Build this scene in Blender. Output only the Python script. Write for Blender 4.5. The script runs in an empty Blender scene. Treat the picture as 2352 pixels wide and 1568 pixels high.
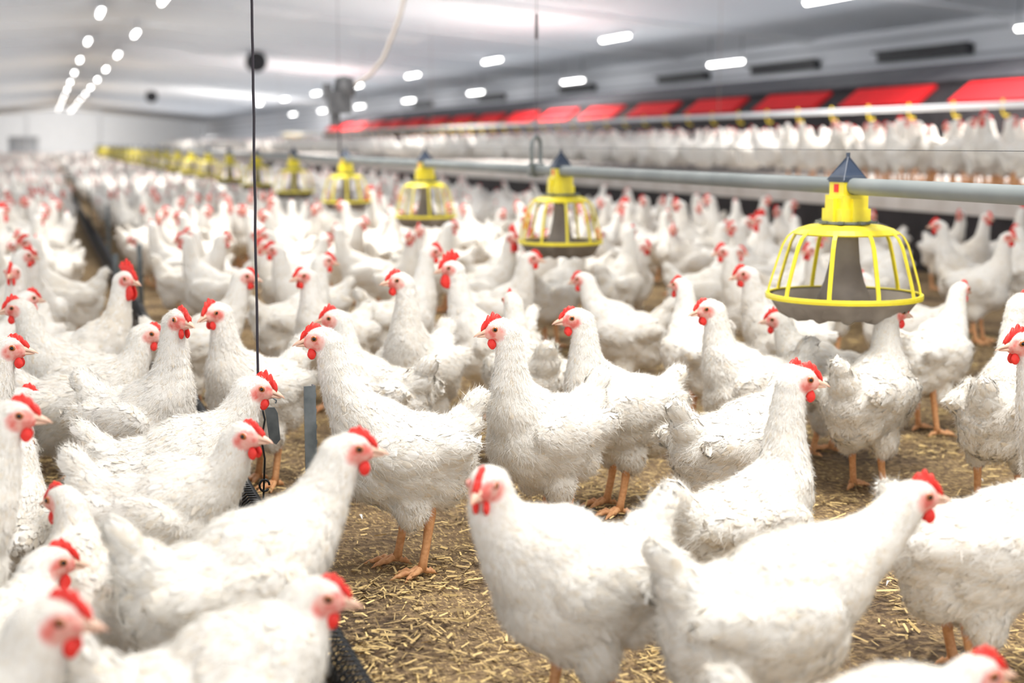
import bpy, bmesh, math, random
import numpy as np
from mathutils import Vector, Matrix
rng=np.random.default_rng(11); random.seed(11)
S=bpy.context.scene; COL=S.collection
try:
    S.view_settings.view_transform='Standard'; S.view_settings.look='None'
    S.view_settings.exposure=0.44
except Exception: pass
# ---------------------------------------------------------------- camera
PSI=math.radians(18.07); TH=math.radians(7.91); CH=0.85; FL=3266.7
cd=bpy.data.cameras.new("camera"); cam=bpy.data.objects.new("camera",cd); COL.objects.link(cam)
cd.lens=50; cd.sensor_width=36; cam.location=(0,0,CH); cam.rotation_euler=(math.pi/2-TH,0,-PSI)
cd.clip_start=.05; cd.clip_end=400
cd.dof.use_dof=True; cd.dof.focus_distance=2.85; cd.dof.aperture_fstop=2.6
S.camera=cam
Rv=np.array([math.cos(PSI),-math.sin(PSI),0]); Fv=np.array([math.sin(PSI),math.cos(PSI),0])
def proj(p):   # only used to leave out birds that lie wholly outside the view
    q=np.asarray(p,float)-np.array([0,0,CH]); r=q@Rv; f=q@Fv; u=q[2]
    z=f*math.cos(TH)-u*math.sin(TH); y=f*math.sin(TH)+u*math.cos(TH)
    return 1176+FL*r/z,784-FL*y/z,z
# ---------------------------------------------------------------- materials
def mat(name,col=(1,1,1),rough=.6,metal=0,emis=None,es=0):
    m=bpy.data.materials.new(name); m.use_nodes=True; b=m.node_tree.nodes['Principled BSDF']
    b.inputs['Base Color'].default_value=(*col,1); b.inputs['Roughness'].default_value=rough; b.inputs['Metallic'].default_value=metal
    if emis: b.inputs['Emission Color'].default_value=(*emis,1); b.inputs['Emission Strength'].default_value=es
    return m
def nd(m,t,**k):
    n=m.node_tree.nodes.new(t)
    for a,b in k.items(): setattr(n,a,b)
    return n
def lk(m,a,b): m.node_tree.links.new(a,b)
def bsdf(m): return m.node_tree.nodes['Principled BSDF']
def mixc(m,fac,a,b):
    x=nd(m,'ShaderNodeMix',data_type='RGBA')
    for s,val in ((x.inputs[0],fac),(x.inputs[6],a),(x.inputs[7],b)):
        if hasattr(val,'links'): lk(m,val,s)
        elif isinstance(val,tuple): s.default_value=(*val,1)
        else: s.default_value=val
    return x.outputs[2]
def noise(m,scale,detail=4,coord='Object',stretch=None):
    tc=nd(m,'ShaderNodeTexCoord'); n=nd(m,'ShaderNodeTexNoise'); n.inputs['Scale'].default_value=scale; n.inputs['Detail'].default_value=detail
    if stretch:
        mp=nd(m,'ShaderNodeMapping'); mp.inputs['Scale'].default_value=stretch; lk(m,tc.outputs[coord],mp.inputs[0]); lk(m,mp.outputs[0],n.inputs['Vector'])
    else: lk(m,tc.outputs[coord],n.inputs['Vector'])
    return n
def ramp(m,src,p0,p1):
    r=nd(m,'ShaderNodeMapRange'); r.inputs[1].default_value=p0; r.inputs[2].default_value=p1; lk(m,src,r.inputs[0]); return r.outputs[0]
def bump(m,src,st,dist=.01):
    b=nd(m,'ShaderNodeBump'); b.inputs['Strength'].default_value=st; b.inputs['Distance'].default_value=dist
    lk(m,src,b.inputs['Height']); lk(m,b.outputs[0],bsdf(m).inputs['Normal'])
def vary(name,c1,c2,scale,rough=.6,metal=0,bs=0,bd=.005,lo=.35,hi=.65,stretch=None):
    m=mat(name,c1,rough,metal); n=noise(m,scale,3,stretch=stretch)
    lk(m,mixc(m,ramp(m,n.outputs['Fac'],lo,hi),c1,c2),bsdf(m).inputs['Base Color'])
    if bs: bump(m,n.outputs['Fac'],bs,bd)
    return m
M={}
# feathers
m=mat('feather_white',(.9,.88,.84),.9); M['feather']=m
at=nd(m,'ShaderNodeAttribute',attribute_name='skin'); at2=nd(m,'ShaderNodeAttribute',attribute_name='tone')
n1=noise(m,55,2)
skin=mixc(m,ramp(m,n1.outputs['Fac'],.38,.62),(.78,.19,.16),(.88,.50,.43))
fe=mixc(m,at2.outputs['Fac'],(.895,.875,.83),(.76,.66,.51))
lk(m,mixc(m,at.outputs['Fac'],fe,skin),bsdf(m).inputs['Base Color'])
bsdf(m).inputs['Specular IOR Level'].default_value=.15
M['red']=vary('comb_red',(.80,.018,.014),(.88,.05,.035),90,.5,0,.3,.001)
M['beak']=vary('beak_horn',(.78,.45,.32),(.86,.60,.46),40,.4)
M['iris']=mat('eye_iris',(.42,.13,.03),.2)
M['pupil']=mat('eye_pupil',(.004,.004,.004),.08)
M['lid']=mat('eye_lid',(.84,.42,.36),.6)
M['leg']=vary('leg_scales',(.84,.46,.22),(.68,.32,.14),120,.55,0,.5,.001)
M['yellow']=vary('yellow_plastic',(.93,.80,.04),(.86,.71,.04),30,.35)
M['greypl']=vary('grey_brown_plastic',(.19,.16,.135),(.28,.245,.205),12,.6)
M['navy']=vary('dark_blue_plastic',(.025,.04,.075),(.05,.07,.11),20,.35)
M['galv']=vary('galvanised_steel',(.20,.225,.225),(.28,.305,.305),6,.55,.1,lo=.3,hi=.7)
M['dgrey']=vary('dark_grey_metal',(.07,.07,.075),(.13,.13,.135),20,.4,.2)
M['label']=mat('red_label',(.8,.03,.02),.5)
M['black']=vary('black_plastic',(.012,.012,.014),(.03,.03,.034),15,.5)
M['wire']=mat('black_wire',(.02,.022,.025),.45,.4)
M['cord']=mat('dark_cord',(.035,.03,.04),.8)
M['steel']=vary('notched_steel',(.10,.12,.13),(.19,.215,.23),25,.45,.5)
M['ceil']=vary('ceiling_panel',(.78,.82,.88),(.83,.86,.91),.35,.8)
M['wallw']=mat('wall_cladding',(.74,.76,.80),.7)
m=M['wallw']; tc=nd(m,'ShaderNodeTexCoord'); w=nd(m,'ShaderNodeTexWave',bands_direction='Z'); w.inputs['Scale'].default_value=.9; w.inputs['Distortion'].default_value=0
lk(m,tc.outputs['Object'],w.inputs['Vector']); lk(m,mixc(m,ramp(m,w.outputs['Fac'],.0,.15),(.45,.47,.50),(.84,.86,.90)),bsdf(m).inputs['Base Color'])
M['white']=vary('white_paint',(.84,.86,.89),(.79,.81,.84),3,.6)
M['dustw']=vary('dusty_white_board',(.74,.70,.66),(.60,.55,.50),5,.8)
M['dark']=vary('dark_board',(.012,.010,.012),(.03,.024,.028),4,.7)
M['slat']=vary('slat_plastic',(.45,.42,.40),(.62,.58,.54),9,.8)
M['redflap']=vary('red_flap',(.80,.006,.012),(.72,.005,.01),2,.8)
M['roof']=vary('dark_grey_cover',(.05,.05,.06),(.09,.09,.10),2,.7)
M['tube']=mat('lamp_glow',(1,1,1),.5,0,(1,.98,.95),10); M['tube'].cycles.emission_sampling='NONE'
M['hose']=mat('beige_hose',(.46,.40,.35),.6)
M['cabinet']=vary('blue_grey_metal',(.38,.42,.47),(.46,.49,.54),2,.6)
M['yel2']=mat('yellow_cup',(.9,.65,.02),.4)
# litter floor
m=mat('litter',(.3,.2,.1),.95); M['litter']=m
a=noise(m,3.2,5); b=noise(m,48,5); c=noise(m,160,2,stretch=(1,.25,1)); d=noise(m,150,2,stretch=(.22,1,1))
base=mixc(m,ramp(m,a.outputs['Fac'],.36,.60),(.085,.053,.030),(.25,.165,.088))
base=mixc(m,ramp(m,b.outputs['Fac'],.46,.72),base,(.40,.275,.14))
pat=nd(m,'ShaderNodeMath',operation='MULTIPLY'); lk(m,ramp(m,c.outputs['Fac'],.55,.63),pat.inputs[0]); lk(m,ramp(m,a.outputs['Fac'],.38,.54),pat.inputs[1])
base=mixc(m,pat.outputs[0],base,(.66,.47,.21))
pat2=nd(m,'ShaderNodeMath',operation='MULTIPLY'); lk(m,ramp(m,d.outputs['Fac'],.60,.68),pat2.inputs[0]); lk(m,ramp(m,a.outputs['Fac'],.32,.50),pat2.inputs[1])
base=mixc(m,pat2.outputs[0],base,(.58,.40,.17))
lk(m,base,bsdf(m).inputs['Base Color']); bump(m,b.outputs['Fac'],1.0,.04)
m=mat('straw',(.6,.42,.18),.7); M['straw']=m
at=nd(m,'ShaderNodeAttribute',attribute_name='tone'); lk(m,mixc(m,at.outputs['Fac'],(.13,.078,.032),(.90,.66,.28)),bsdf(m).inputs['Base Color'])
# ---------------------------------------------------------------- mesh helpers
class MB:
    def __init__(s): s.v=[];s.f=[];s.m=[]
    def add(s,vs,fs,mi=0):
        o=len(s.v); s.v+= [tuple(map(float,q)) for q in vs]; s.f+=[tuple(i+o for i in q) for q in fs]; s.m+=[mi]*len(fs)
    def box(s,c,d,mi=0,R=None):
        vs=[]
        for sx in(-1,1):
            for sy in(-1,1):
                for sz in(-1,1):
                    p=np.array([sx*d[0]/2,sy*d[1]/2,sz*d[2]/2])
                    if R is not None: p=R@p
                    vs.append(p+np.array(c))
        s.add(vs,[(0,1,3,2),(4,6,7,5),(0,4,5,1),(2,3,7,6),(0,2,6,4),(1,5,7,3)],mi)
    def tube(s,pts,rad,seg=8,mi=0,caps=True,close=False):
        pts=[np.array(p,float) for p in pts]; n=len(pts)
        if not hasattr(rad,'__len__'): rad=[rad]*n
        ref=None; vs=[]
        for i in range(n):
            if close: t=pts[(i+1)%n]-pts[i-1]
            else: t=pts[min(i+1,n-1)]-pts[max(i-1,0)]
            t/= (np.linalg.norm(t)+1e-12)
            if ref is None:
                ref=np.array([0,0,1.]) if abs(t[2])<.9 else np.array([1.,0,0])
            x=np.cross(ref,t); 
            if np.linalg.norm(x)<1e-6: x=np.cross([0,1.,0],t)
            x/=np.linalg.norm(x); y=np.cross(t,x); ref=y
            for k in range(seg):
                a=2*math.pi*k/seg; vs.append(pts[i]+rad[i]*(math.cos(a)*x+math.sin(a)*y))
        fs=[]
        for i in range(n if close else n-1):
            j=(i+1)%n
            for k in range(seg):
                k2=(k+1)%seg; fs.append((i*seg+k,i*seg+k2,j*seg+k2,j*seg+k))
        if caps and not close: fs.append(tuple(range(seg))[::-1]); fs.append(tuple((n-1)*seg+k for k in range(seg)))
        s.add(vs,fs,mi)
    def lathe(s,prof,seg=32,mi=0,c=(0,0,0),fn=None):
        vs=[];n=len(prof)
        for i,(r,z) in enumerate(prof):
            for k in range(seg):
                a=2*math.pi*k/seg; rr=r; zz=z
                if fn: rr,zz=fn(r,z,a,i)
                vs.append((c[0]+rr*math.cos(a),c[1]+rr*math.sin(a),c[2]+zz))
        fs=[(i*seg+k,i*seg+(k+1)%seg,(i+1)*seg+(k+1)%seg,(i+1)*seg+k) for i in range(n-1) for k in range(seg)]
        s.add(vs,fs,mi)
    def mesh(s,name,mats,smooth=True):
        me=bpy.data.meshes.new(name); me.from_pydata(s.v,[],s.f); 
        for q in mats: me.materials.append(q)
        me.polygons.foreach_set('material_index',s.m)
        if smooth: me.polygons.foreach_set('use_smooth',[True]*len(s.f))
        me.update()
        bm=bmesh.new(); bm.from_mesh(me); bmesh.ops.recalc_face_normals(bm,faces=bm.faces); bm.to_mesh(me); bm.free()
        return me
def fast_mesh(name,V,quads,tris,mats,mi_q=None,mi_t=None,attrs={},smooth=True):
    me=bpy.data.meshes.new(name); nq=len(quads); nt=len(tris)
    me.vertices.add(len(V)); me.vertices.foreach_set('co',np.asarray(V,np.float32).ravel())
    li=np.concatenate([np.asarray(quads,np.int32).ravel(),np.asarray(tris,np.int32).ravel()])
    me.loops.add(len(li)); me.loops.foreach_set('vertex_index',li)
    me.polygons.add(nq+nt)
    st=np.concatenate([np.arange(nq)*4,nq*4+np.arange(nt)*3]).astype(np.int32)
    me.polygons.foreach_set('loop_start',st)
    for q in mats: me.materials.append(q)
    mi=np.concatenate([np.zeros(nq,np.int32) if mi_q is None else mi_q,np.zeros(nt,np.int32) if mi_t is None else mi_t]).astype(np.int32)
    me.polygons.foreach_set('material_index',mi)
    me.polygons.foreach_set('use_smooth',np.full(nq+nt,smooth))
    for k,a in attrs.items():
        at=me.attributes.new(k,'FLOAT','POINT'); at.data.foreach_set('value',np.asarray(a,np.float32))
    me.update(calc_edges=True); me.validate()
    return me
def ob(name,me,loc=(0,0,0),rot=(0,0,0),parent=None,label=None,cat=None,kind=None,group=None,scale=None):
    o=bpy.data.objects.new(name,me); COL.objects.link(o); o.location=loc; o.rotation_euler=rot
    if scale: o.scale=scale
    if parent: o.parent=parent
    if label: o["label"]=label
    if cat: o["category"]=cat
    if kind: o["kind"]=kind
    if group: o["group"]=group
    return o
# ---------------------------------------------------------------- hen
bmi=bmesh.new(); bmesh.ops.create_icosphere(bmi,subdivisions=3,radius=1)
ICO_V=np.array([v.co[:] for v in bmi.verts]); ICO_F=np.array([[v.index for v in f.verts] for f in bmi.faces]); bmi.free()
def Ry(d):
    a=math.radians(d); c,s=math.cos(a),math.sin(a); return np.array([[c,0,s],[0,1,0],[-s,0,c]])
def headframe(Hc,yaw,pitch=-8):
    a=math.radians(yaw); p=math.radians(pitch)
    f=np.array([math.cos(a)*math.cos(p),math.sin(a)*math.cos(p),math.sin(p)]); l=np.cross([0,0,1.],f); l/=np.linalg.norm(l); u=np.cross(f,l)
    return np.array(Hc),f,l,u
def sinenoise(P,scale,r,n=7):
    o=np.zeros(len(P))
    for i in range(n):
        d=r.normal(size=3); d/=np.linalg.norm(d); o+=np.sin(P@d*scale*r.uniform(.6,1.7)+r.uniform(0,6.3))
    return o/n
def hen_body(seed,Hz=.46,hx=.15,hyaw=0,hside=0,drop=0.,voxel=.0055,nf=1400,ns=0,pitch=-8,smooth_it=5,fat=1.0,fk=1.0,neck=1.0):
    r=np.random.default_rng(seed); prims=[]
    def P(c,rad,rot=0,flow=(-1,0,-.25),fs=.020):
        prims.append((np.array([c[0]*.88,c[1],c[2]-drop]),np.array([rad[0]*.9,rad[1],rad[2]]),Ry(rot),np.array(flow,float),fs*fk))
    w=fat*.99; tt_=r.uniform(-.01,.018)
    P((0,0,.225),(.122,.096*w,.091)); P((.062,0,.235),(.084,.088*w,.092),-15,(-1,0,-.5),.018)
    P((-.080,0,.238),(.078,.082*w,.073)); P((-.073,0,.190),(.064,.075*w,.063),0,(-1,0,-.7),.021)
    P((-.125,0,.277+tt_),(.053,.043,.038),42,(-1,0,.6),.026); P((-.156,0,.312+tt_*1.6),(.037,.030,.022),54,(-.8,0,.9),.027)
    P((.0,0,.170),(.080,.070,.052),0,(-1,0,-.3),.018)
    P((-.01,0,.286),(.10,.058,.033),4,(-1,0,-.05),.020)
    for s in(-1,1):
        P((.0,s*.048,.145),(.039,.030,.052),0,(-.4,0,-1),.016)
        P((.018,s*.083*w,.252),(.086,.026,.048),-4,(-1,0,-.12),.027)
        P((-.070,s*.077*w,.260),(.078,.022,.031),6,(-1,0,.12),.035)
    Hc,f,l,u=headframe((hx,hside,Hz),hyaw,pitch)
    A=np.array([.045,0,.262-drop]); D=Hc-.016*f-.012*u
    B=A+np.array([.065+max(0,hx-.17)*.4,0,.045+.25*max(0,(Hz-.40))]); C=D-np.array([0,0,1])*min(.10,max(.03,(Hz-.27+drop)*.5))-.012*f-np.array([max(0,hx-.17)*.5,0,0])
    rt=np.array([.084,.067,.050,.040,.033,.0275])*neck; N=13
    pts=[(1-t)**3*A+3*(1-t)**2*t*B+3*(1-t)*t*t*C+t**3*D for t in np.linspace(0,1,N)]
    for i,t in enumerate(np.linspace(0,1,N)):
        rr=np.interp(t,np.linspace(0,1,6),rt); tg=pts[max(i-1,0)]-pts[min(i+1,N-1)]
        prims.append((pts[i],np.array([rr,rr*.94,rr]),np.eye(3),tg/np.linalg.norm(tg),(.0095+.010*(1-t))*fk))
    HR=np.stack([f,l,u],1)
    for c,rad in(((0,0,0),(.0315,.0225,.0245)),((-.006,0,-.007),(.027,.0235,.022)),((.019,0,-.004),(.018,.0155,.0155))):
        prims.append((Hc+HR@np.array(c),np.array(rad),HR,-f*.7-u*.5,.006*fk))
    V=[];F=[];o=0
    for c,rad,R,fl,fs in prims:
        V.append((ICO_V*rad)@R.T+c); F.append(ICO_F+o); o+=len(ICO_V)
    V=np.concatenate(V);F=np.concatenate(F)
    me=fast_mesh('tmp',V,np.zeros((0,4)),F,[])
    t=bpy.data.objects.new('tmp',me); COL.objects.link(t)
    rm=t.modifiers.new('r','REMESH'); rm.mode='VOXEL'; rm.voxel_size=voxel
    sm=t.modifiers.new('s','SMOOTH'); sm.factor=.5; sm.iterations=smooth_it
    dg=bpy.context.evaluated_depsgraph_get(); e=t.evaluated_get(dg).to_mesh()
    nv=len(e.vertices); co=np.empty(nv*3,np.float32); e.vertices.foreach_get('co',co); co=co.reshape(-1,3).astype(float)
    no=np.empty(nv*3,np.float32); e.vertices.foreach_get('normal',no); no=no.reshape(-1,3).astype(float)
    nl=len(e.loops); li=np.empty(nl,np.int32); e.loops.foreach_get('vertex_index',li)
    npol=len(e.polygons); ls=np.empty(npol,np.int32); lt=np.empty(npol,np.int32); e.polygons.foreach_get('loop_start',ls); e.polygons.foreach_get('loop_total',lt)
    t.evaluated_get(dg).to_mesh_clear(); bpy.data.objects.remove(t); bpy.data.meshes.remove(me)
    q=li[ls[lt==4][:,None]+np.arange(4)]; tr=li[ls[lt==3][:,None]+np.arange(3)] if (lt==3).any() else np.zeros((0,3),int)
    loc=(co-Hc)@HR; hd=np.linalg.norm(loc,axis=1)
    pp=(loc[:,0]-.016)/.024; qq=(loc[:,2]+.005)/.0185; rad=np.sqrt(pp**2+qq**2)
    skin=np.clip((1.15-rad)/.4,0,1)*(hd<.06)
    away=np.clip((hd-.04)/.06,0,1)
    low=np.clip((.27-drop-co[:,2])/.12,0,1)*away+.6*np.clip((-.08-co[:,0])/.05,0,1)
    co=co+no*(sinenoise(co,58,r)*.0050*away*(1+.4*low)+sinenoise(co,150,r)*.0034*away*(1+low))[:,None]
    sel=(abs(loc[:,0]-.012)<.006)&(abs(loc[:,2]-.004)<.006)&(hd<.05)
    eb=float(np.max(np.abs(loc[sel,1]))) if sel.any() else .02
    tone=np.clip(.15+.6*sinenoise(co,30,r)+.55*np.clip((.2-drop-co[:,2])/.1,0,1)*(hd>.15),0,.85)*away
    info=dict(Hc=Hc,HR=HR,eb=eb,drop=drop)
    if nf>0:
        P4=co[q]; fc=P4.mean(1); n=no[q].mean(1); n/=np.linalg.norm(n,axis=1)[:,None]
        ar=np.linalg.norm(np.cross(P4[:,2]-P4[:,0],P4[:,3]-P4[:,1]),axis=1)/2
        def fields(pos):
            W=[];
            for c,rd,R,fl,fs in prims:
                dd=np.linalg.norm(((pos-c)@R)/rd,axis=1); W.append(1/np.maximum(dd,.3)**8)
            W=np.array(W).T; W/=W.sum(1)[:,None]
            return W@np.array([p[3] for p in prims]),W@np.array([p[4] for p in prims])
        fl,fs=fields(fc)
        skf=skin[q].mean(1); lowf=np.clip(low[q].mean(1),0,1)
        pr=ar/fs**1.5*(skf<.25); pr/=pr.sum()
        def orient(idx,jit):
            nn=n[idx]; t=fl[idx]+r.normal(size=(len(idx),3))*jit; t-= (t*nn).sum(1)[:,None]*nn; t/=np.linalg.norm(t,axis=1)[:,None]+1e-9
            return nn,t,np.cross(nn,t)
        idx=r.choice(len(fc),size=nf,p=pr,replace=True)
        nn,tt,ss=orient(idx,.30)
        L=fs[idx]*r.uniform(.6,1.3,nf); Wd=L*r.uniform(.18,.33,nf)
        lift=r.uniform(.02,.14,nf)+ (r.random(nf)<.05+.06*lowf[idx])*r.uniform(.03,.20,nf); curl=r.uniform(-.15,.0,nf)
        us=np.array([0,.45,.8,1.0]); ws=np.array([.5,1,.70,.08]); cs=np.array([-1,0,1.])
        K=len(us)
        FV=np.empty((nf,K,3,3))
        for i in range(K):
            for j in range(3):
                h=-.0006+L*(lift*us[i]+curl*us[i]**2)-abs(cs[j])*Wd*.22+.0008
                FV[:,i,j]=fc[idx]+tt*(L*(us[i]-.35))[:,None]+ss*(cs[j]*ws[i]*Wd)[:,None]+nn*h[:,None]
        FVf=FV.reshape(-1,3); b=len(co)+np.arange(nf)*(3*K)
        fq=[]
        for i in range(K-1):
            for j in range(2): fq.append(np.stack([b+i*3+j,b+i*3+j+1,b+i*3+j+4,b+i*3+j+3],1))
        q=np.concatenate([q]+fq); ft=np.repeat(np.clip(r.normal(.18,.28,nf),0,.9),3*K)
        co=np.concatenate([co,FVf]); skin=np.concatenate([skin,np.zeros(len(FVf))]); tone=np.concatenate([tone,ft])
        if ns>0:
            idx=r.choice(len(fc),size=ns,p=pr); nn,tt,ss=orient(idx,.45)
            L=fs[idx]*r.uniform(.45,1.1,ns); dr=tt+nn*(r.uniform(.05,.6,ns)*(1+.5*lowf[idx]))[:,None]; dr/=np.linalg.norm(dr,axis=1)[:,None]
            p0=fc[idx]+(r.random((ns,3))-.5)*.004; wd=(.0003+.011*fs[idx])[:,None]; SV=np.stack([p0-ss*wd,p0+ss*wd,p0+dr*L[:,None]],1).reshape(-1,3)
            b=len(co)+np.arange(ns)*3; tr=np.concatenate([tr,np.stack([b,b+1,b+2],1)])
            co=np.concatenate([co,SV]); skin=np.concatenate([skin,np.zeros(len(SV))]); tone=np.concatenate([tone,np.full(len(SV),.05)])
    return co,q,tr,dict(skin=skin,tone=tone),info
# shared part meshes in head space (x fwd, y left, z up)
def comb_mesh(sc,seed,ln=1.0):
    r=random.Random(seed); b=MB(); N=24; vs=[]; nt=4 if ln==1 else 5
    for i in range(N+1):
        t=i/N; a=.040-.036*ln*t; base=.006+.014*math.sin(math.pi*.5*min(1,t*1.25))
        h=.0165*sc*(math.sin(math.pi*(.08+.86*t**1.15))**.7)*(.66+.34*abs(math.sin(math.pi*nt*t+.4)))*r.uniform(.9,1.07)
        a2=a-.007*sc*(.3+t); wob=.0016*math.sin(t*6+seed)
        for y,z,aa in((.0048,base-.005,a),(.0038,base+h*.45,(a+a2)/2),(.0015,base+h,a2),(-.0015,base+h,a2),(-.0038,base+h*.45,(a+a2)/2),(-.0048,base-.005,a)):
            vs.append((aa,y+wob*(z-base)/.02,z))
    fs=[(i*6+k,i*6+(k+1)%6,(i+1)*6+(k+1)%6,(i+1)*6+k) for i in range(N) for k in range(6)]
    fs+= [tuple(range(6)),tuple(N*6+k for k in range(6))]
    b.add(vs,fs); return b.mesh('comb',[M['red']])
def wattle_mesh(sc,sgn):
    b=MB(); vs=ICO_V.copy(); z=vs[:,2]; k=1-.35*np.clip(z,0,1)
    V=np.stack([vs[:,0]*.0085*sc*k,vs[:,1]*.004,z*.0115*sc],1)+np.array([.021,sgn*.0080,-.016-.0100*sc])
    b.add(V,[tuple(f) for f in ICO_F]); return b.mesh('wattle',[M['red']])
def beak_mesh():
    b=MB(); seg=12
    for up in(1,0):
        ax=np.linspace(0,1,8); vs=[]
        for t in ax:
            x=.026+(.031 if up else .024)*t; wd=.0085*(1-t)**.7+.0006; ht=(.0085 if up else .0045)*(1-t)**.65+.0005
            zc=(-.001-.0075*t**2) if up else (-.0075-.001*t)
            for k in range(seg):
                a=2*math.pi*k/seg; zz=math.sin(a)*ht; 
                if up and zz<0: zz*=.35
                vs.append((x,math.cos(a)*wd,zc+zz))
        n=len(ax); fs=[(i*seg+k,i*seg+(k+1)%seg,(i+1)*seg+(k+1)%seg,(i+1)*seg+k) for i in range(n-1) for k in range(seg)]
        fs+=[tuple(range(seg)),tuple((n-1)*seg+k for k in range(seg))]; b.add(vs,fs)
    return b.mesh('beak',[M['beak']])
def eye_mesh():
    b=MB(); seg=20; rings=10; vs=[];mi=[]
    for i in range(rings+1):
        p=math.pi*.62*i/rings
        for k in range(seg):
            a=2*math.pi*k/seg; vs.append((math.sin(p)*math.cos(a)*.0066,math.cos(p)*.0052,math.sin(p)*math.sin(a)*.0062))
    for i in range(rings):
        p=.62*180*(i+.5)/rings; m_=0 if p<32 else (1 if p<62 else 2)
        for k in range(seg): b.f.append((i*seg+k,i*seg+(k+1)%seg,(i+1)*seg+(k+1)%seg,(i+1)*seg+k)); b.m.append(m_)
    b.v=vs; b.f.append(tuple(rings*seg+k for k in range(seg))); b.m.append(2)
    return b.mesh('eye',[M['pupil'],M['iris'],M['lid']])
def leg_mesh(sgn):
    b=MB(); b.tube([(-.018,0,.16),(-.02,0,.125),(-.012,0,.07),(-.004,0,.03),(0,0,.014)],[.013,.0115,.0085,.0085,.0105],10)
    for ang,L in((-30,.050),(2,.062),(32,.052),(172,.028)):
        a=math.radians(ang*1.0); dx,dy=math.cos(a),math.sin(a)
        pts=[(dx*L*t,dy*L*t,z) for t,z in((-.05,.014),(.2,.015),(.45,.009),(.6,.012),(.8,.007),(.88,.008),(1,.004),(1.12,.002))]
        b.tube(pts,[.008,.0072,.0058,.0066,.0052,.004,.0026,.0008],8)
    return b.mesh('leg',[M['leg']])
COMB=[comb_mesh(1.0,1),comb_mesh(1.2,2),comb_mesh(.75,3)]; COMBR=comb_mesh(2.3,4,1.45)
WAT={1:wattle_mesh(1,1),-1:wattle_mesh(1,-1)}; WATR={1:wattle_mesh(2.0,1),-1:wattle_mesh(2.0,-1)}
BEAK=beak_mesh(); EYE=eye_mesh(); LEG=leg_mesh(1)
def parts_list(info,rooster,k):
    H=np.eye(4); H[:3,:3]=info['HR']; H[:3,3]=info['Hc']; H=Matrix(H.tolist()); L=[]
    L.append(('comb',COMBR if rooster else COMB[k%3],H)); W=WATR if rooster else WAT
    L.append(('wattle',W[1],H)); L.append(('wattle',W[-1],H)); L.append(('beak',BEAK,H))
    eb=info['eb']-.0022
    L.append(('eye',EYE,H@Matrix.Translation((.012,eb,.004))))
    L.append(('eye',EYE,H@Matrix.Translation((.012,-eb,.004))@Matrix.Rotation(math.pi,4,'Z')))
    rr=random.Random(k*7+1)
    for s in(1,-1): L.append(('leg',LEG,Matrix.Translation((rr.uniform(-.03,.03),s*.045,0))@Matrix.Rotation(rr.uniform(-.2,.2)+s*.12,4,'Z')@Matrix.Scale(max(.45,1-info['drop']*5),4,(0,0,1))))
    return L
HGROUP="flock of white chickens in the barn"
def place(bodyme,parts,loc,ang,label):
    o=ob('chicken',bodyme,loc,(0,0,ang),label=label,cat='chicken',group=HGROUP)
    for nm,me,mx in parts:
        c=bpy.data.objects.new(nm,me); COL.objects.link(c); c.parent=o; c.matrix_basis=mx
    return o
def joined(body,parts,name):
    co,q,tr,at,info=body; V=[co];Q=[q];T=[tr];mq=[np.zeros(len(q),int)];mt=[np.zeros(len(tr),int)]; n=len(co)
    mats=[M['feather'],M['red'],M['beak'],M['pupil'],M['leg']]; mp={'comb':1,'wattle':1,'beak':2,'eye':3,'leg':4}
    for nm,me,mx in parts:
        v=np.array([(mx@w.co)[:] for w in me.vertices]); V.append(v)
        tris=[];qs=[]
        for p in me.polygons:
            vi=list(p.vertices)
            if len(vi)==4: qs.append(vi)
            else:
                for i in range(1,len(vi)-1): tris.append([vi[0],vi[i],vi[i+1]])
        if qs: Q.append(np.array(qs)+n); mq.append(np.full(len(qs),mp[nm]))
        if tris: T.append(np.array(tris)+n); mt.append(np.full(len(tris),mp[nm]))
        n+=len(v)
    V=np.concatenate(V); z=np.zeros(n-len(co))
    return fast_mesh(name,V,np.concatenate(Q),np.concatenate(T),mats,np.concatenate(mq),np.concatenate(mt),dict(skin=np.concatenate([at['skin'],z]),tone=np.concatenate([at['tone'],z])))
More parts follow.
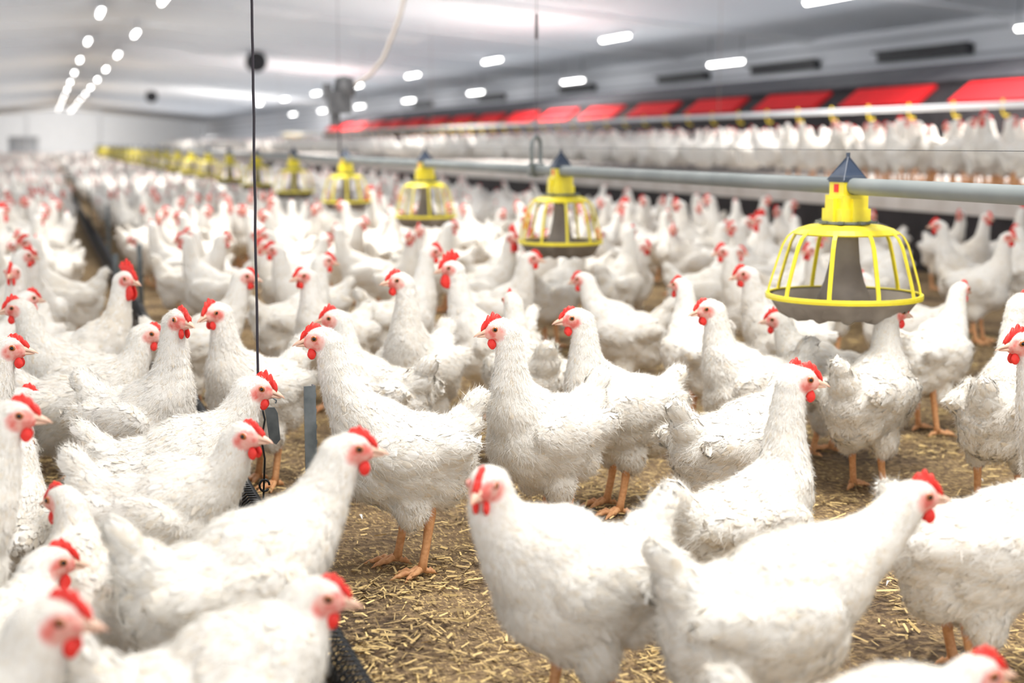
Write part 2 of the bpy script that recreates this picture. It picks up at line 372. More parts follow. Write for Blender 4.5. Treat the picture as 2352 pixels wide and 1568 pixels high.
# hens built one by one: floor x, floor y, head height, heading, head turn, head reach, flags
HENS=[
(0.66,2.70,0.475,174,-6,.165,''),(0.99,2.80,0.472,-162,-30,.12,''),(1.25,3.01,0.458,-174,-18,.12,''),
(1.13,2.17,0.439,10,-22,.12,'d'),(0.90,1.68,0.359,0,-10,.245,'ct'),(0.72,1.88,0.382,-168,40,.16,'ct'),
(0.21,1.93,0.414,16,-26,.20,'ct'),(0.19,2.73,0.388,-10,-6,.18,'t'),(0.15,2.44,0.367,-30,-10,.17,''),
(0.17,3.18,0.476,-42,-16,.12,''),(0.48,3.51,0.449,-150,-2,.12,''),(0.06,3.47,0.407,-14,0,.16,''),
(0.08,4.19,0.474,-26,-20,.14,'r'),(0.07,3.77,0.438,172,0,.15,''),(-0.23,2.91,0.458,-8,-5,.15,''),
(-.21,2.20,.452,-2,-6,.15,''),(-.18,1.50,.369,-8,-8,.17,'ct'),(.15,1.65,.301,10,-24,.15,'ct'),
(.82,1.32,.253,-4,0,.16,'c'),(1.90,2.21,.474,168,0,.15,''),(1.68,3.17,.445,176,-4,.13,''),
(2.16,3.88,.457,172,0,.14,''),(2.53,4.75,.453,166,0,.14,''),(1.27,4.10,.483,-173,-8,.13,'r'),
(.96,3.75,.489,-134,-46,.11,''),(1.14,4.76,.478,12,-20,.13,''),(1.69,5.60,.472,-38,-40,.14,'r'),
(1.55,4.92,.445,-48,20,.14,''),(.75,3.34,.424,132,30,.13,''),(.85,4.43,.447,-148,-10,.12,''),
(.78,4.81,.451,18,-20,.13,''),(.94,5.31,.458,-178,0,.14,''),(.41,4.37,.454,-16,-10,.16,''),
(.66,5.97,.457,152,0,.14,''),(.06,5.79,.473,172,0,.13,''),(1.88,2.97,.437,30,-30,.12,''),
(2.09,2.74,.477,36,-20,.12,''),(3.94,5.44,.487,154,0,.14,''),(1.39,1.86,.359,-18,0,.15,'c'),
(3.65,7.59,.498,168,0,.14,''),(4.08,8.07,.505,162,0,.14,''),(2.22,9.45,.52,172,0,.14,'r'),
(3.12,5.83,.472,162,0,.14,''),(2.02,3.39,.365,132,10,.15,'c'),(1.78,3.70,.436,94,20,.12,''),
(1.19,3.52,.430,92,0,.12,''),(1.37,2.69,.352,12,0,.16,'c'),(1.80,4.28,.408,142,0,.16,'c'),
(1.06,6.34,.449,-178,0,.14,''),(2.83,4.27,.380,142,0,.14,''),(2.45,3.55,.42,20,0,.14,''),(2.95,4.95,.44,200,0,.14,''),
(3.4,5.3,.43,30,20,.13,''),(2.62,5.45,.40,-20,0,.15,''),
]
placed=[]; heroes=0
for i,(x,y,Hz,ang,turn,hx,fl) in enumerate(HENS):
    drop=float(np.clip((.43-Hz)*.45,0,.09)); 
    if 's' in fl: drop=.09
    if 'd' in fl: drop=.055
    near=math.hypot(x,y)<4.05
    bd=hen_body(100+i,Hz,hx,turn,0,drop,voxel=.0052 if near else .0065,nf=6500 if near else 2000,ns=22000 if near else 4000,fat=random.uniform(.97,1.06),neck=1.12 if 't' in fl else 1.0,pitch=random.uniform(-14,0))
    co,q,tr,at,info=bd
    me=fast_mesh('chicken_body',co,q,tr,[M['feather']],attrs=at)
    lab="white rooster with large bright red comb and wattles on the litter" if 'r' in fl else ("white hen crouching low with red comb on straw litter" if drop>.03 else "white hen with small red comb standing upright on straw litter")
    place(me,parts_list(info,'r' in fl,i),(x,y,0),math.radians(ang),lab); placed.append((x,y)); heroes+=1
# variants for the rest of the flock
VAR=[]
for k in range(10):
    Hz=[.47,.44,.46,.40,.48,.30,.45,.42,.30,.27][k]; hx=[.14,.15,.12,.16,.13,.18,.14,.13,.13,.15][k]; ty=[0,35,-30,10,0,0,-60,70,20,-40][k]; dp=[0,0,0,.02,0,.05,.01,0,.085,.09][k]
    bd=hen_body(500+k,Hz,hx,ty,0,dp,voxel=.009 if k<8 else .0062,nf=1100 if k<8 else 4500,ns=1200 if k<8 else 10000,pitch=-8 if k!=5 else -35,smooth_it=3,fk=1.3 if k<8 else 1); pl=parts_list(bd[4],k==4,k)
    VAR.append((fast_mesh('chicken_body',bd[0],bd[1],bd[2],[M['feather']],attrs=bd[3]),pl,joined(bd,pl,'chicken') if k<8 else None))
LOWV=[]
for k in range(4):
    bd=hen_body(700+k,[.44,.40,.42,.33][k],.14,[0,40,-40,0][k],0,.01*k,voxel=.022,nf=0,smooth_it=1)
    LOWV.append(bd)
FEED=[(1.915,3.155+2.1*k) for k in range(26)]
COLS=[(-.9,88),(3.2,88)]
class Grid:
    def __init__(s,c): s.c=c; s.d={}
    def ok(s,x,y,r):
        n=int(r/s.c)+1; cx,cy=int(x//s.c),int(y//s.c)
        for i in range(cx-n,cx+n+1):
            for j in range(cy-n,cy+n+1):
                for (a,b) in s.d.get((i,j),()):
                    if (a-x)**2+(b-y)**2<r*r: return False
        return True
    def add(s,x,y): s.d.setdefault((int(x//s.c),int(y//s.c)),[]).append((x,y))
G=Grid(.3)
for x,y in placed: G.add(x,y)
cand=[]; sit=[]
def scatter(n,x0,x1,y0,y1,z,cond,rs=1,out=None):
    for _ in range(n):
        x=random.uniform(x0,x1); y=random.uniform(y0,y1)
        px,py,d=proj((x,y,z+.15))
        if d<1 or px<-60 or px>2412 or py>1640 or not cond(x,y,d): continue
        r=(.32 if d<9 else (.28 if d<25 else (.36 if d<40 else .55)))*rs
        if any((x-a)**2+(y-b)**2<.16 for a,b in COLS): continue
        if G.ok(x,y,r): G.add(x,y); (cand if out is None else out).append((d,x,y,z))
fe_ok=lambda x,y: all((x-a)**2+(y-b)**2>.36**2 for a,b in FEED)
grid_keep={}
def keep(x,y):   # sparse patches of open litter between the birds
    c=(int(x/.33),int(y/.33))
    if c not in grid_keep:
        p=.95
        if x>3.7: p=.30 if y<15 else .5
        elif x>2.5: p=.58 if y<12 else .8
        elif y<9.5 and x>.95: p=.66
        grid_keep[c]=random.random()<p
    return grid_keep[c]
scatter(14000,-2.2,.12,1.0,3.9,0,lambda x,y,d:d>1.5,.82,sit)
scatter(30000,-9,.17,2.5,18,0,lambda x,y,d:d>3.6 and (x<.03 or y>13),.90)
scatter(20000,-9,.17,18,78,0,lambda x,y,d:True,.92)
scatter(9000,.56,5.0,4.5,20,0,lambda x,y,d:d>5.9 and fe_ok(x,y) and keep(x,y),.96)
scatter(18000,.54,4.9,20,78,0,lambda x,y,d:True)
scatter(16000,5.85,7.75,6,24,.54,lambda x,y,d:True,.84)
scatter(9000,5.85,7.75,24,78,.54,lambda x,y,d:True,.84)
for d,x,y,z in sit:
    b,pl,j=VAR[random.choice((8,9))]; place(b,pl,(x,y,0),random.uniform(.6,3.6),"white hen resting low in the crowd on the litter"); heroes+=1
cand.sort(); NI=300-heroes
labs=["white hen with red comb standing among the flock","white hen with red comb on the raised slatted platform"]
for i,(d,x,y,z) in enumerate(cand[:NI]):
    k=random.choice((0,0,1,1,2,2,3,3,3,5,5,6,6,7,7,4)) if z<.1 else random.choice((0,0,1,2,2,4,6,6)); ang=random.uniform(0,2*math.pi); b,pl,j=VAR[k]; lab=labs[1] if z>.1 else labs[0]
    if d<8: place(b,pl,(x,y,z),ang,lab)
    else: ob('chicken',j,(x,y,z),(0,0,ang),label=lab,cat='chicken',group=HGROUP)
# remaining flock as one object
Vs=[];Qs=[];MI=[];SK=[];TO=[];n=0; Ts=[];MT=[]
oc=np.array([(1,0,0),(-1,0,0),(0,1,0),(0,-1,0),(0,0,1),(0,0,-1)],float); of=np.array([(0,2,4),(2,1,4),(1,3,4),(3,0,4),(2,0,5),(1,2,5),(3,1,5),(0,3,5)])
for (d,x,y,z) in cand[NI:]:
    co,q,tr,at,info=LOWV[random.randrange(4) if z<.1 else random.choice((0,2))]; a=random.uniform(0,6.283); c,s=math.cos(a),math.sin(a); R=np.array([[c,-s,0],[s,c,0],[0,0,1]])
    o=np.array([x,y,z]); Vs.append(co@R.T+o); Qs.append(q+n); MI.append(np.zeros(len(q),int)); SK.append(at['skin']*.4); TO.append(at['tone']*.5); n+=len(co)
    for cc,rd in(((.014,0,.023),(.014,.0035,.0085)),((.022,0,-.022),(.0055,.007,.0065))):
        v=(((oc*rd+cc)@info['HR'].T)+info['Hc'])@R.T+o; Vs.append(v); Ts.append(of+n); MT.append(np.ones(8,int)); SK.append(np.zeros(6)); TO.append(np.zeros(6)); n+=6
me=fast_mesh('chicken_flock',np.concatenate(Vs),np.concatenate(Qs),np.concatenate(Ts),[M['feather'],M['red']],np.concatenate(MI),np.concatenate(MT),dict(skin=np.concatenate(SK),tone=np.concatenate(TO)))
ob('chicken_flock',me,label="dense distant flock of white chickens filling the barn",cat='chickens',kind='stuff',group=HGROUP)
# ---------------------------------------------------------------- room
def struct(name,b,mats,label,smooth=False):
    return ob(name,b.mesh(name,mats,smooth),label=label,cat=name.split('_')[0],kind='structure')
b=MB(); b.box((1.5,56,-.05),(24,132,.1)); struct('floor',b,[M['litter']],"brown straw and manure litter floor")
RX,RZ,WX,WZ,LX=1.5,3.5,12.5,2.6,-9.5
b=MB(); Y0,Y1=-6,120
b.add([(LX,Y0,WZ),(RX,Y0,RZ),(WX,Y0,WZ),(LX,Y1,WZ),(RX,Y1,RZ),(WX,Y1,WZ),(LX,Y0,WZ+.1),(RX,Y0,RZ+.1),(WX,Y0,WZ+.1),(LX,Y1,WZ+.1),(RX,Y1,RZ+.1),(WX,Y1,WZ+.1)],
 [(0,1,4,3),(1,2,5,4),(6,9,10,7),(7,10,11,8),(0,3,9,6),(2,8,11,5),(0,6,7,1),(1,7,8,2),(3,4,10,9),(4,5,11,10)])
struct('ceiling',b,[M['ceil']],"low pitched light grey panel ceiling")
b=MB(); b.box((WX+.05,57,1.3),(.1,126,2.6)); struct('wall_right',b,[M['wallw']],"white horizontally clad side wall")
b=MB(); b.add([(LX,Y1,0),(WX,Y1,0),(WX,Y1,WZ),(RX,Y1,RZ),(LX,Y1,WZ),(LX,Y1+.1,0),(WX,Y1+.1,0),(WX,Y1+.1,WZ),(RX,Y1+.1,RZ),(LX,Y1+.1,WZ)],[(0,1,2,3,4),(5,9,8,7,6)]); struct('wall_end',b,[M['white']],"white end wall of the barn")
cz=lambda x: RZ-(RZ-WZ)*abs(x-RX)/(11.0)
k=1
for y in np.arange(6,112,5.3):
    b=MB()
    for x0,x1 in((LX,RX),(RX,WX)):
        A=np.array([x0,y,cz(x0)]);B=np.array([x1,y,cz(x1)]); vs=[]
        for P_ in(A,B):
            for dy,dz in((-.12,0),(.12,0),(.12,-.045),(-.12,-.045)): vs.append(P_+np.array([0,dy,dz]))
        b.add(vs,[(0,1,5,4),(1,2,6,5),(2,3,7,6),(3,0,4,7),(0,3,2,1),(4,5,6,7)])
    struct('trim_%d'%k,b,[M['white']],"white ceiling beam spanning the barn"); k+=1
# ceiling air inlets
bm_=MB(); 
vs=[(-.8,-.35,0),(.8,-.35,0),(.8,.35,0),(-.8,.35,0),(-.55,-.2,-.13),(.55,-.2,-.13),(.55,.2,-.13),(-.55,.2,-.13)]
bm_.add(vs,[(0,1,2,3),(4,7,6,5),(0,4,5,1),(1,5,6,2),(2,6,7,3),(3,7,4,0)]); INL=bm_.mesh('ceiling_air_inlet',[M['white']],False)
for x,y in [(4.2,16),(4.2,26.8),(4.2,38),(6.8,18.5),(6.8,29),(3,47),(4.2,58),(-3.5,26),(-3.5,37),(-3.5,58),(7.6,14)]:
    sl=math.atan((RZ-WZ)/11)*(1 if x>RX else -1)
    ob('ceiling_air_inlet',INL,(x,y,cz(x)-.0),(0,sl,0),label="white tapered air inlet box on the ceiling",cat='air inlet',group='ceiling air inlets')
# lamps
b=MB(); b.box((0,0,.025),(.11,1.35,.05)); HOUS=b.mesh('tube_lamp',[M['white']],False)
b=MB(); b.tube([(0,-.62,-.02),(0,.62,-.02)],.030,10); TUBE=b.mesh('lamp_tube',[M['tube']])
def lamp(x,y,z):
    o=ob('tube_lamp',HOUS,(x,y,z),label="glowing white tube lamp hung below the ceiling",cat='lamp',group='rows of ceiling tube lamps')
    ob('lamp_tube',TUBE,parent=o)
    L=cz(x)-z-.05
    if L>.04:
        for s in(-.6,.6):
            b=MB(); b.tube([(0,s,.04),(0,s,.05+L)],.006,5); ob('hanger_rod',b.mesh('hanger_rod',[M['steel']]),parent=o)
for y in np.arange(28.3-8*4,112,8.0): lamp(1.12,y,3.30)
for y in np.arange(24.4-7.7*3,112,7.7): lamp(1.98,y,3.20)
for y in np.arange(24.1-7.4*3,72,7.4): lamp(9.8,y,2.74)
for y in [7.0,14.1]+list(np.arange(22.5,72,7.5)): lamp(11.2,y,2.24)
def area(x,y,z,sx,sy,p,rot=(0,0,0),sp=130):  # area light, for the lamp rows and for added fill
    l=bpy.data.lights.new('lamp_and_fill_light','AREA'); l.shape='RECTANGLE'; l.size=sx; l.size_y=sy; l.energy=p; l.color=(1,.98,.95) if sp<180 else (.95,.97,1); l.spread=math.radians(sp)
    o=bpy.data.objects.new('lamp_and_fill_light',l); COL.objects.link(o); o.location=(x,y,z); o.rotation_euler=rot
for y,p in ((-3.5,88),(2,76),(8,86),(19,96),(32,118),(48,155),(68,215),(92,300)):
    area(1.55,y,3.15,1.4,3.0,p)
for y,p in ((9,120),(22,155),(40,190),(62,240)): area(7.6,y+1.5,2.75,.8,3,p)  # added fill brightening the platform birds, no fixtures above it
for x,z,sx in ((-3.6,2.45,8.5),(6.6,2.4,8.5)):
    for y,p in ((10,120),(30,128),(50,140),(70,155),(90,180)): area(x,y,z,sx,20,p,(math.pi,0,0),180)  # added upward fill sheets to lighten the ceiling, not real fixtures
area(1.5,108,2.6,3,.8,380,(math.radians(70),0,0))  # added fill aimed at the end wall to brighten it, no lamp modelled
w=bpy.data.worlds.new('w'); S.world=w; w.use_nodes=True; w.node_tree.nodes['Background'].inputs[0].default_value=(.94,.965,1,1); w.node_tree.nodes['Background'].inputs[1].default_value=1.9
# wall vents
b=MB(); b.box((0,0,0),(.12,2.3,.14)); b.box((-.08,0,.08),(.1,2.4,.03)); VENT=b.mesh('wall_vent',[M['black']],False)
for y in (14.3,18.5,22.7,26.9,33,40,48):
    ob('wall_vent',VENT,(WX-.06,y,2.17),label="long black air inlet flap on the side wall",cat='vent',group='side wall vents')
# slatted platform
b=MB(); b.box((8.9,56,.52),(6.6,120,.04),0)
pl=ob('slatted_platform',b.mesh('slatted_platform',[M['slat']],False),label="raised pale slatted platform along the barn side",cat='platform')
b=MB(); b.box((5.62,56,.2),(.06,120,.40)); ob('front_board',b.mesh('front_board',[M['dark']],False),parent=pl,label="near-black front board")
b=MB(); b.box((5.61,56,.47),(.09,120,.14)); ob('edge_board',b.mesh('edge_board',[M['dustw']],False),parent=pl,label="dusty white edge board")
# nest boxes
U=2.05
def bx(pts,y0,y1):
    n=len(pts); vs=[(x,y0,z) for x,z in pts]+[(x,y1,z) for x,z in pts]
    return vs,[tuple(range(n)),tuple(range(n,2*n))[::-1]]+[(i,n+i,n+(i+1)%n,(i+1)%n) for i in range(n)]
b=MB(); b.add(*bx([(8.45,.54),(9.9,.54),(9.9,1.55),(9.3,1.66),(8.75,1.46),(8.45,1.22)],-U/2+.005,U/2-.005)); NB=b.mesh('nest_box',[M['dark']],False)
b=MB(); b.add(*bx([(8.43,1.26),(8.47,1.24),(8.70,1.42),(8.68,1.45)],-.74,.74)); NF=b.mesh('red_flap',[M['redflap']],False)
b=MB(); b.add(*bx([(8.70,1.49),(8.72,1.46),(9.3,1.66),(9.95,1.56),(9.95,1.60),(9.3,1.71)],-U/2+.005,U/2-.005)); NR=b.mesh('nest_cover',[M['roof']],False)
for i in range(18):
    y=9.3+U*i; o=ob('nest_box',NB,(0,y,0),label="dark nest box with sloping bright red flap",cat='nest box',group='row of nest boxes on the platform')
    ob('red_flap',NF,parent=o,label="bright red plastic flap"); ob('nest_cover',NR,parent=o,label="dark grey sloping cover")
# drinker line on platform
b=MB(); b.tube([(6.9,5,1.14),(6.9,80,1.14)],.022,8)
dp=ob('drinker_pipe',b.mesh('drinker_pipe',[M['white']]),label="white drinker pipe running above the platform",cat='pipe')
b=MB(); b.tube([(0,0,0),(0,0,cz(6.9)-1.16)],.003,4); DC=b.mesh('suspension_cord',[M['hose']])
for y in np.arange(8,80,6.0): ob('suspension_cord',DC,(6.9,y,1.155),parent=dp)
b=MB(); b.tube([(0,0,0),(0,0,-.03),(.012,0,-.05),(.03,0,-.055)],.008,6); b.lathe([(.001,-.07),(.018,-.066),(.024,-.048),(.018,-.052),(.001,-.058)],10,c=(.038,0,0)); b.tube([(0,0,0),(0,0,.065)],.010,6); CUP=b.mesh('drinker_cup',[M['yel2']])
for i in range(56): ob('drinker_cup',CUP,(6.9,9.2+.62*i,1.12),label="small yellow drinker cup under the pipe",cat='drinker',group='yellow drinker cups')
# ---------------------------------------------------------------- feeder
b=MB(); # cap pyramid with fins and clamp
b.add([(-.033,-.033,.352),(.033,-.033,.352),(.033,.033,.352),(-.033,.033,.352),(0,0,.400),(-.033,-.033,.340),(.033,-.033,.340),(.033,.033,.340),(-.033,.033,.340)],[(0,1,4),(1,2,4),(2,3,4),(3,0,4),(0,5,6,1),(1,6,7,2),(2,7,8,3),(3,8,5,0),(8,7,6,5)])
for a in (45,135):
    t=math.radians(a); ct,st=math.cos(t),math.sin(t)
    b.add([(-.052*ct,-.052*st,.345),(.052*ct,.052*st,.345),(0,0,.408),(-.052*ct+.002*st,-.052*st-.002*ct,.345),(.052*ct+.002*st,.052*st-.002*ct,.345),(.002*st,-.002*ct,.408)],[(0,1,2),(5,4,3),(0,3,4,1),(1,4,5,2),(2,5,3,0)])
b.tube([(0,0,.39),(0,0,.413)],.005,6); F_CAP=b.mesh('cap',[M['navy']],False)
b=MB(); b.box((0,0,.325),(.062,.062,.06)); b.box((0,0,.288),(.076,.076,.04)); 
b.box((0,0,.257),(.086,.086,.034)); b.box((.0,-.044,.270),(.030,.012,.06)); b.box((-.044,0,.270),(.012,.030,.06)); F_BLK=b.mesh('feed_outlet',[M['yellow']],False)
b=MB(); b.box((-.032,.0,.325),(.002,.018,.02)); b.box((0.0,-.032,.325),(.02,.002,.02)); F_LAB=b.mesh('red_label',[M['label']],False)
b=MB(); b.lathe([(.001,.242),(.062,.242),(.062,.236),(.001,.236)],24)
for a in range(0,360,45):
    t=math.radians(a); b.box((.067*math.cos(t),.067*math.sin(t),.240),(.018,.014,.007),0,np.array([[math.cos(t),-math.sin(t),0],[math.sin(t),math.cos(t),0],[0,0,1]]))
F_PL=b.mesh('collar_plate',[M['steel']],False)
b=MB(); b.lathe([(.045,.234),(.078,.232),(.100,.224),(.112,.213),(.109,.209),(.097,.219),(.045,.229),(.045,.234)],44)
def ring(b,r,z,h,w,seg=56):
    b.lathe([(r,z-h/2),(r+w,z-h/2),(r+w*1.1,z),(r+w,z+h/2),(r,z+h/2),(r,z-h/2)],seg)
ring(b,.159,.054,.013,.007)
for k in range(10):
    t=2*math.pi*(k+.25)/10; pr=[(.106,.217),(.120,.203),(.130,.182),(.140,.145),(.150,.105),(.157,.075),(.160,.054)]
    ct,st=math.cos(t),math.sin(t)
    vs=[];
    for r_,z_ in pr:
        for dw,dr_ in((-.0042,0),(.0042,0),(.0042,.0042),(-.0042,.0042)): vs.append(((r_+dr_)*ct-dw*st,(r_+dr_)*st+dw*ct,z_))
    n=len(pr); b.add(vs,[(i*4+k2,i*4+(k2+1)%4,(i+1)*4+(k2+1)%4,(i+1)*4+k2) for i in range(n-1) for k2 in range(4)])
F_GR=b.mesh('grill_cage',[M['yellow']],False)
b=MB(); b.lathe([(.026,.232),(.028,.19),(.032,.14),(.042,.09),(.054,.055),(.056,.03)],32); F_CONE=b.mesh('feed_cone',[M['greypl']])
def scal(r,z,a,i):
    k=.5+.5*math.cos(12*a)
    return (r*(1-.06*(1-k)) if 3<=i<=6 else r, z+(.018*(1-k) if 3<=i<=6 else 0))
b=MB(); b.lathe([(.156,.058),(.158,.050),(.152,.038),(.136,.008),(.114,-.006),(.090,-.006),(.070,.014),(.03,.028),(.001,.032),(.001,.036),(.03,.034),(.074,.022),(.094,.002),(.112,.002),(.132,.014),(.152,.055)],96,fn=scal)
F_PAN=b.mesh('feed_pan',[M['greypl']])
for i,(x,y) in enumerate(FEED):
    o=bpy.data.objects.new('pan_feeder',None); COL.objects.link(o); o.location=(x,y,.415); o.rotation_euler=(0,0,random.uniform(-.1,.1)); o.empty_display_size=.1
    o["label"]="yellow caged poultry pan feeder hanging from steel pipe"; o["category"]="feeder"; o["group"]="row of yellow pan feeders"
    s=(1.18,1.18,1) if i==0 else (1,1,1)
    for nm,me in(('cap',F_CAP),('feed_outlet',F_BLK),('red_label',F_LAB),('collar_plate',F_PL)): ob(nm,me,parent=o)
    for nm,me in(('grill_cage',F_GR),('feed_cone',F_CONE),('feed_pan',F_PAN)): ob(nm,me,parent=o,scale=s)
FX=1.915
b=MB(); ys=list(np.arange(-1,60,2.1)); b.tube([(FX,y,.745) for y in ys],.021,14)
ob('feed_pipe',b.mesh('feed_pipe',[M['galv']]),label="long grey galvanised feed pipe",cat='pipe')
b=MB(); b.tube([(FX,-1,.835),(FX,60,.835)],.0006,4); ob('anti_roost_wire',b.mesh('anti_roost_wire',[M['wire']]),label="thin wire above the feed pipe",cat='wire')
# hanger ring + cord
hy=5.55
b=MB(); pts=[]
for k in range(20):
    t=2*math.pi*k/20; pts.append((FX,hy+.035*math.cos(t)*1.0,.80+.035*np.sign(math.sin(t))*1.0+.045*math.sin(t)))
b.tube([(p[0]+ (p[1]-hy)*.9,p[1],p[2]) for p in pts],.008,8,close=True); b.box((FX,hy,.745),(.055,.05,.055))
ob('pipe_hanger',b.mesh('pipe_hanger',[M['galv']]),label="grey steel oval hanger loop clamped on feed pipe",cat='hanger')
b=MB(); b.tube([(FX,hy,.86),(FX,hy,cz(FX))],.0011,5); b.tube([(FX,hy,1.27),(FX,hy,1.37)],.006,6); ob('suspension_cord',b.mesh('suspension_cord',[M['dgrey']]),label="thin cord holding up the feed pipe",cat='cord')
# hanging device with hose
dy=9.65
b=MB(); b.box((FX,dy,1.13),(.15,.12,.15)); b.lathe([(.001,.14),(.06,.12),(.075,.05),(.07,0),(.001,0)],16,c=(FX+.04,dy,1.17)); b.box((FX-.03,dy,1.02),(.05,.06,.10)); b.box((FX-.08,dy,1.2),(.05,.08,.10))
dv=ob('control_unit',b.mesh('control_unit',[M['dgrey']],False),label="dark grey control unit hanging over the feed line",cat='control unit')
b=MB(); pts=[(1.975,9.65,1.26),(2.05,9.75,1.25),(2.15,9.72,1.32),(2.24,9.71,1.43),(2.30,9.71,1.57),(2.36,9.71,1.72),(2.40,9.72,1.86),(2.52,9.82,2.46),(2.6,10.02,cz(2.6))]
b.tube(pts,.013,8); ob('supply_hose',b.mesh('supply_hose',[M['hose']]),parent=dv,label="beige supply hose")
b=MB(); b.tube([(FX,dy,1.2),(FX,dy,cz(FX))],.0012,5); b.tube([(FX,dy,.76),(FX,dy,1.05)],.006,5); ob('support_cord',b.mesh('support_cord',[M['cord']]),parent=dv)
# ---------------------------------------------------------------- low fence
fx=.37
b=MB(); b.box((fx,30,.03),(.024,58.6,.06)); fb=ob('low_wire_fence',b.mesh('low_wire_fence',[M['black']],False),label="low black wire mesh barrier with coiled top edge",cat='fence')
b=MB(); pts=[]; 
for k in range(int(11/.02*10)):
    t=k/10; pts.append((fx+.024*math.cos(2*math.pi*t),.9+.02*t,.115+.030*math.sin(2*math.pi*t)))
b.tube(pts,.0024,4,caps=False); ob('coiled_edge',b.mesh('coiled_edge',[M['wire']]),parent=fb,label="coiled black wire edge")
b=MB()
for z in (.065,.085,.115): b.tube([(fx,.8,z),(fx,40,z)],.0024,4)
b.tube([(fx,11.5,.115),(fx,50,.115)],.022,6)
for y in np.arange(.8,14,.035): b.tube([(fx,y,.04),(fx,y,.115)],.0015,4)
ob('wire_mesh',b.mesh('wire_mesh',[M['wire']]),parent=fb)
def post(x,y,h):
    b=MB(); b.box((0,0,h/2),(.022,.003,h)); b.box((.0105,.009,h/2),(.003,.018,h))
    for k in range(int(h/.03)):
        b.box((.013,.012,.02+k*.03),(.004,.010,.008))
    ob('fence_post',b.mesh('fence_post',[M['steel']],False),(x,y,0),(0,0,.1),label="notched galvanised steel fence post",cat='post',group='steel fence posts')
post(.455,2.62,.40); post(.39,6.62,.40); post(.28,6.5,.37); post(.43,11,.40); post(.43,15.5,.4)
# cord with hook plate
sx,sy=.388,2.83
b=MB(); rs=random.Random(3); pts=[(sx+.008*k*.055+rs.uniform(-.0008,.0008),sy,.35+k*.055) for k in range(int((cz(sx)-.35)/.055)+1)]; pts[-1]=(pts[-1][0],sy,cz(sx))
b.tube(pts,.0028,6); cord=ob('hanging_cord',b.mesh('hanging_cord',[M['cord']]),label="dark twisted cord hanging from ceiling to fence",cat='cord')
b=MB(); o2=[(.000,.0),(.020,.0),(.026,-.012),(.030,-.066),(.022,-.076),(.008,-.070)]
b.add([(x,-.0015,z) for x,z in o2]+[(x,.0015,z) for x,z in o2],[tuple(range(6)),tuple(range(6,12))[::-1]]+[(i,6+i,6+(i+1)%6,(i+1)%6) for i in range(6)])
b.tube([(.004,0,-.002),(.002,0,.016),(.016,0,.020),(.024,0,.014),(.022,0,.008)],.0018,6)
ob('hook_plate',b.mesh('hook_plate',[M['steel']],False),(sx+.012,sy,.325),(0,0,-.2),parent=cord,label="grey steel adjusting hook plate")
b=MB(); b.tube([(sx,sy,.355),(sx+.012,sy,.30),(sx+.004,sy,.26),(sx+.01,sy,.22),(sx+.005,sy,.135)],.0022,6); b.tube([(sx+.008+.010*math.cos(t),sy,.165+.012*math.sin(t)) for t in np.linspace(0,5.6,14)],.0025,6); ob('wire_hook',b.mesh('wire_hook',[M['wire']]),parent=cord)
# far fans and cabinets, columns
b=MB(); b.tube([(0,-.12,0),(0,.12,0)],.26,24); b.tube([(0,-.14,0),(0,-.17,0)],.07,12)
for k in range(5):
    a=2*math.pi*k/5; b.box((.13*math.cos(a),-.14,.13*math.sin(a)),(.2,.01,.07),0,Ry(-math.degrees(a)))
b.box((-.18,0,.35),(.02,.02,.5)); b.box((.18,0,.35),(.02,.02,.5)); FAN=b.mesh('circulation_fan',[M['black']],False)
for p in((5.2,36.8,2.9),(4.6,65.2,2.9)):
    ob('circulation_fan',FAN,p,label="round black circulation fan hanging from ceiling",cat='fan',group='circulation fans')
b=MB(); b.box((0,0,.6),(1.8,1.0,1.2)); b.box((0,-.55,.7),(1.3,.1,.8)); b.box((0,0,1.25),(1.9,1.1,.1)); CB=b.mesh('equipment_cabinet',[M['cabinet']],False)
for x,y in((-1.2,96),(-4.2,98)): ob('equipment_cabinet',CB,(x,y,0),label="blue-grey equipment cabinet near the end wall",cat='cabinet',group='equipment cabinets')
b=MB(); b.box((0,0,0),(.08,.08,3.28)); b.box((0,0,-1.59),(.16,.16,.1)); b.box((0,0,1.60),(.14,.14,.06)); CLM=b.mesh('support_column',[M['white']],False)
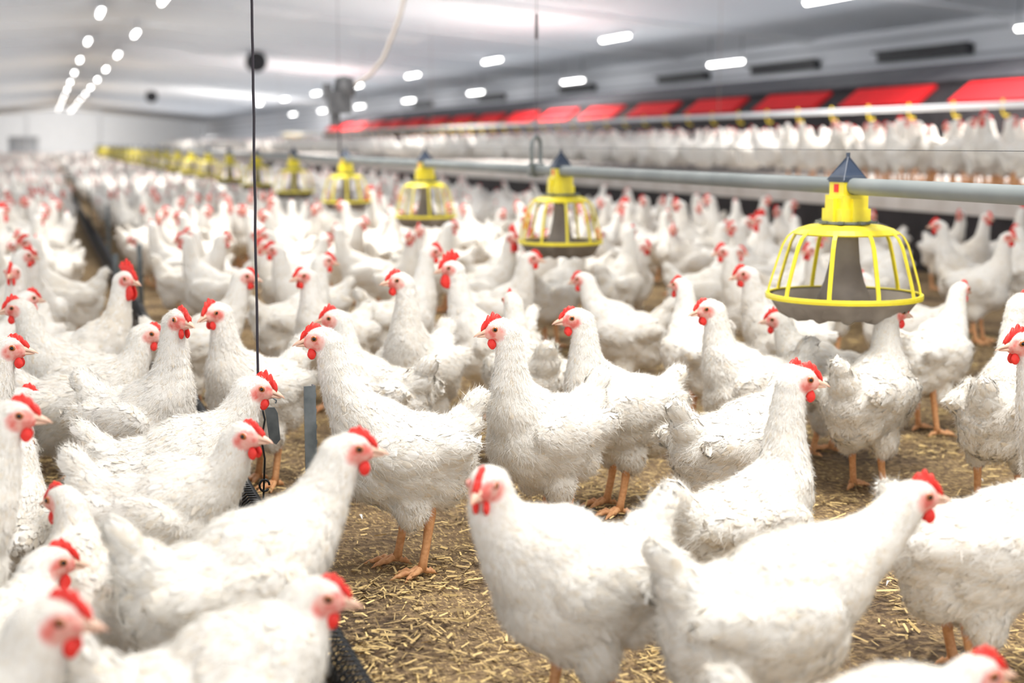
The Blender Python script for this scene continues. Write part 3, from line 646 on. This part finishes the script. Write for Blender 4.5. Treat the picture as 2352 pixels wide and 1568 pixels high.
for x,y in COLS: ob('support_column',CLM,(x,y,1.65),label="thin white steel support column",cat='column',group='support columns')
# ---------------------------------------------------------------- straw
N=66000
xs=rng.uniform(-.2,4.0,N*4); ys=rng.uniform(.9,8.0,N*4)
P2=np.stack([xs,ys,xs*0],1); dens=np.clip(.46+1.3*sinenoise(P2,8,rng)+1.0*sinenoise(P2,30,rng),.08,1)
sel=(rng.random(N*4)<np.clip(2.6/(ys),0,1)*dens); xs=xs[sel][:N]; ys=ys[sel][:N]; n=len(xs)
L=rng.uniform(.003,.016,n)*np.where(rng.random(n)<.15,2.2,1); W=rng.uniform(.0007,.0021,n); a=rng.uniform(0,math.pi,n); tl=rng.normal(0,.09,n); z=rng.uniform(.002,.012,n)
dx=np.stack([np.cos(a)*L,np.sin(a)*L,tl*L],1); sd=np.stack([-np.sin(a)*W,np.cos(a)*W,rng.normal(0,.4,n)*W],1); c=np.stack([xs,ys,z+abs(tl)*L],1)
V=np.stack([c-dx-sd,c+dx-sd,c+dx+sd,c-dx+sd],1).reshape(-1,3); Q=np.arange(4*n).reshape(-1,4)
ob('straw_litter',fast_mesh('straw_litter',V,Q,np.zeros((0,3)),[M['straw']],attrs=dict(tone=np.repeat(np.clip(rng.beta(1.1,1.3,n),0,1),4)),smooth=False),label="loose chopped golden straw scattered on the litter",cat='straw',kind='stuff')
n=50; xs=rng.uniform(.5,3.2,n); ys=rng.uniform(1.4,6,n); b=MB()
for x,y in zip(xs,ys):
    a=rng.uniform(0,6.28); L=rng.uniform(.010,.024); c_,s_=math.cos(a),math.sin(a); vs=[]
    for t,w_ in((0,.1),(.35,.9),(.7,1),(1,.1)):
        for s2 in(-1,1): lx=L*(t-.5); ly=s2*w_*L*.2; vs.append((x+c_*lx-s_*ly,y+s_*lx+c_*ly,.012+.01*math.sin(t*3)))
    b.add(vs,[(0,1,3,2),(2,3,5,4),(4,5,7,6)])
ob('fallen_feathers',b.mesh('fallen_feathers',[M['feather']]),label="small white feathers fallen on the litter",cat='feathers',kind='stuff')
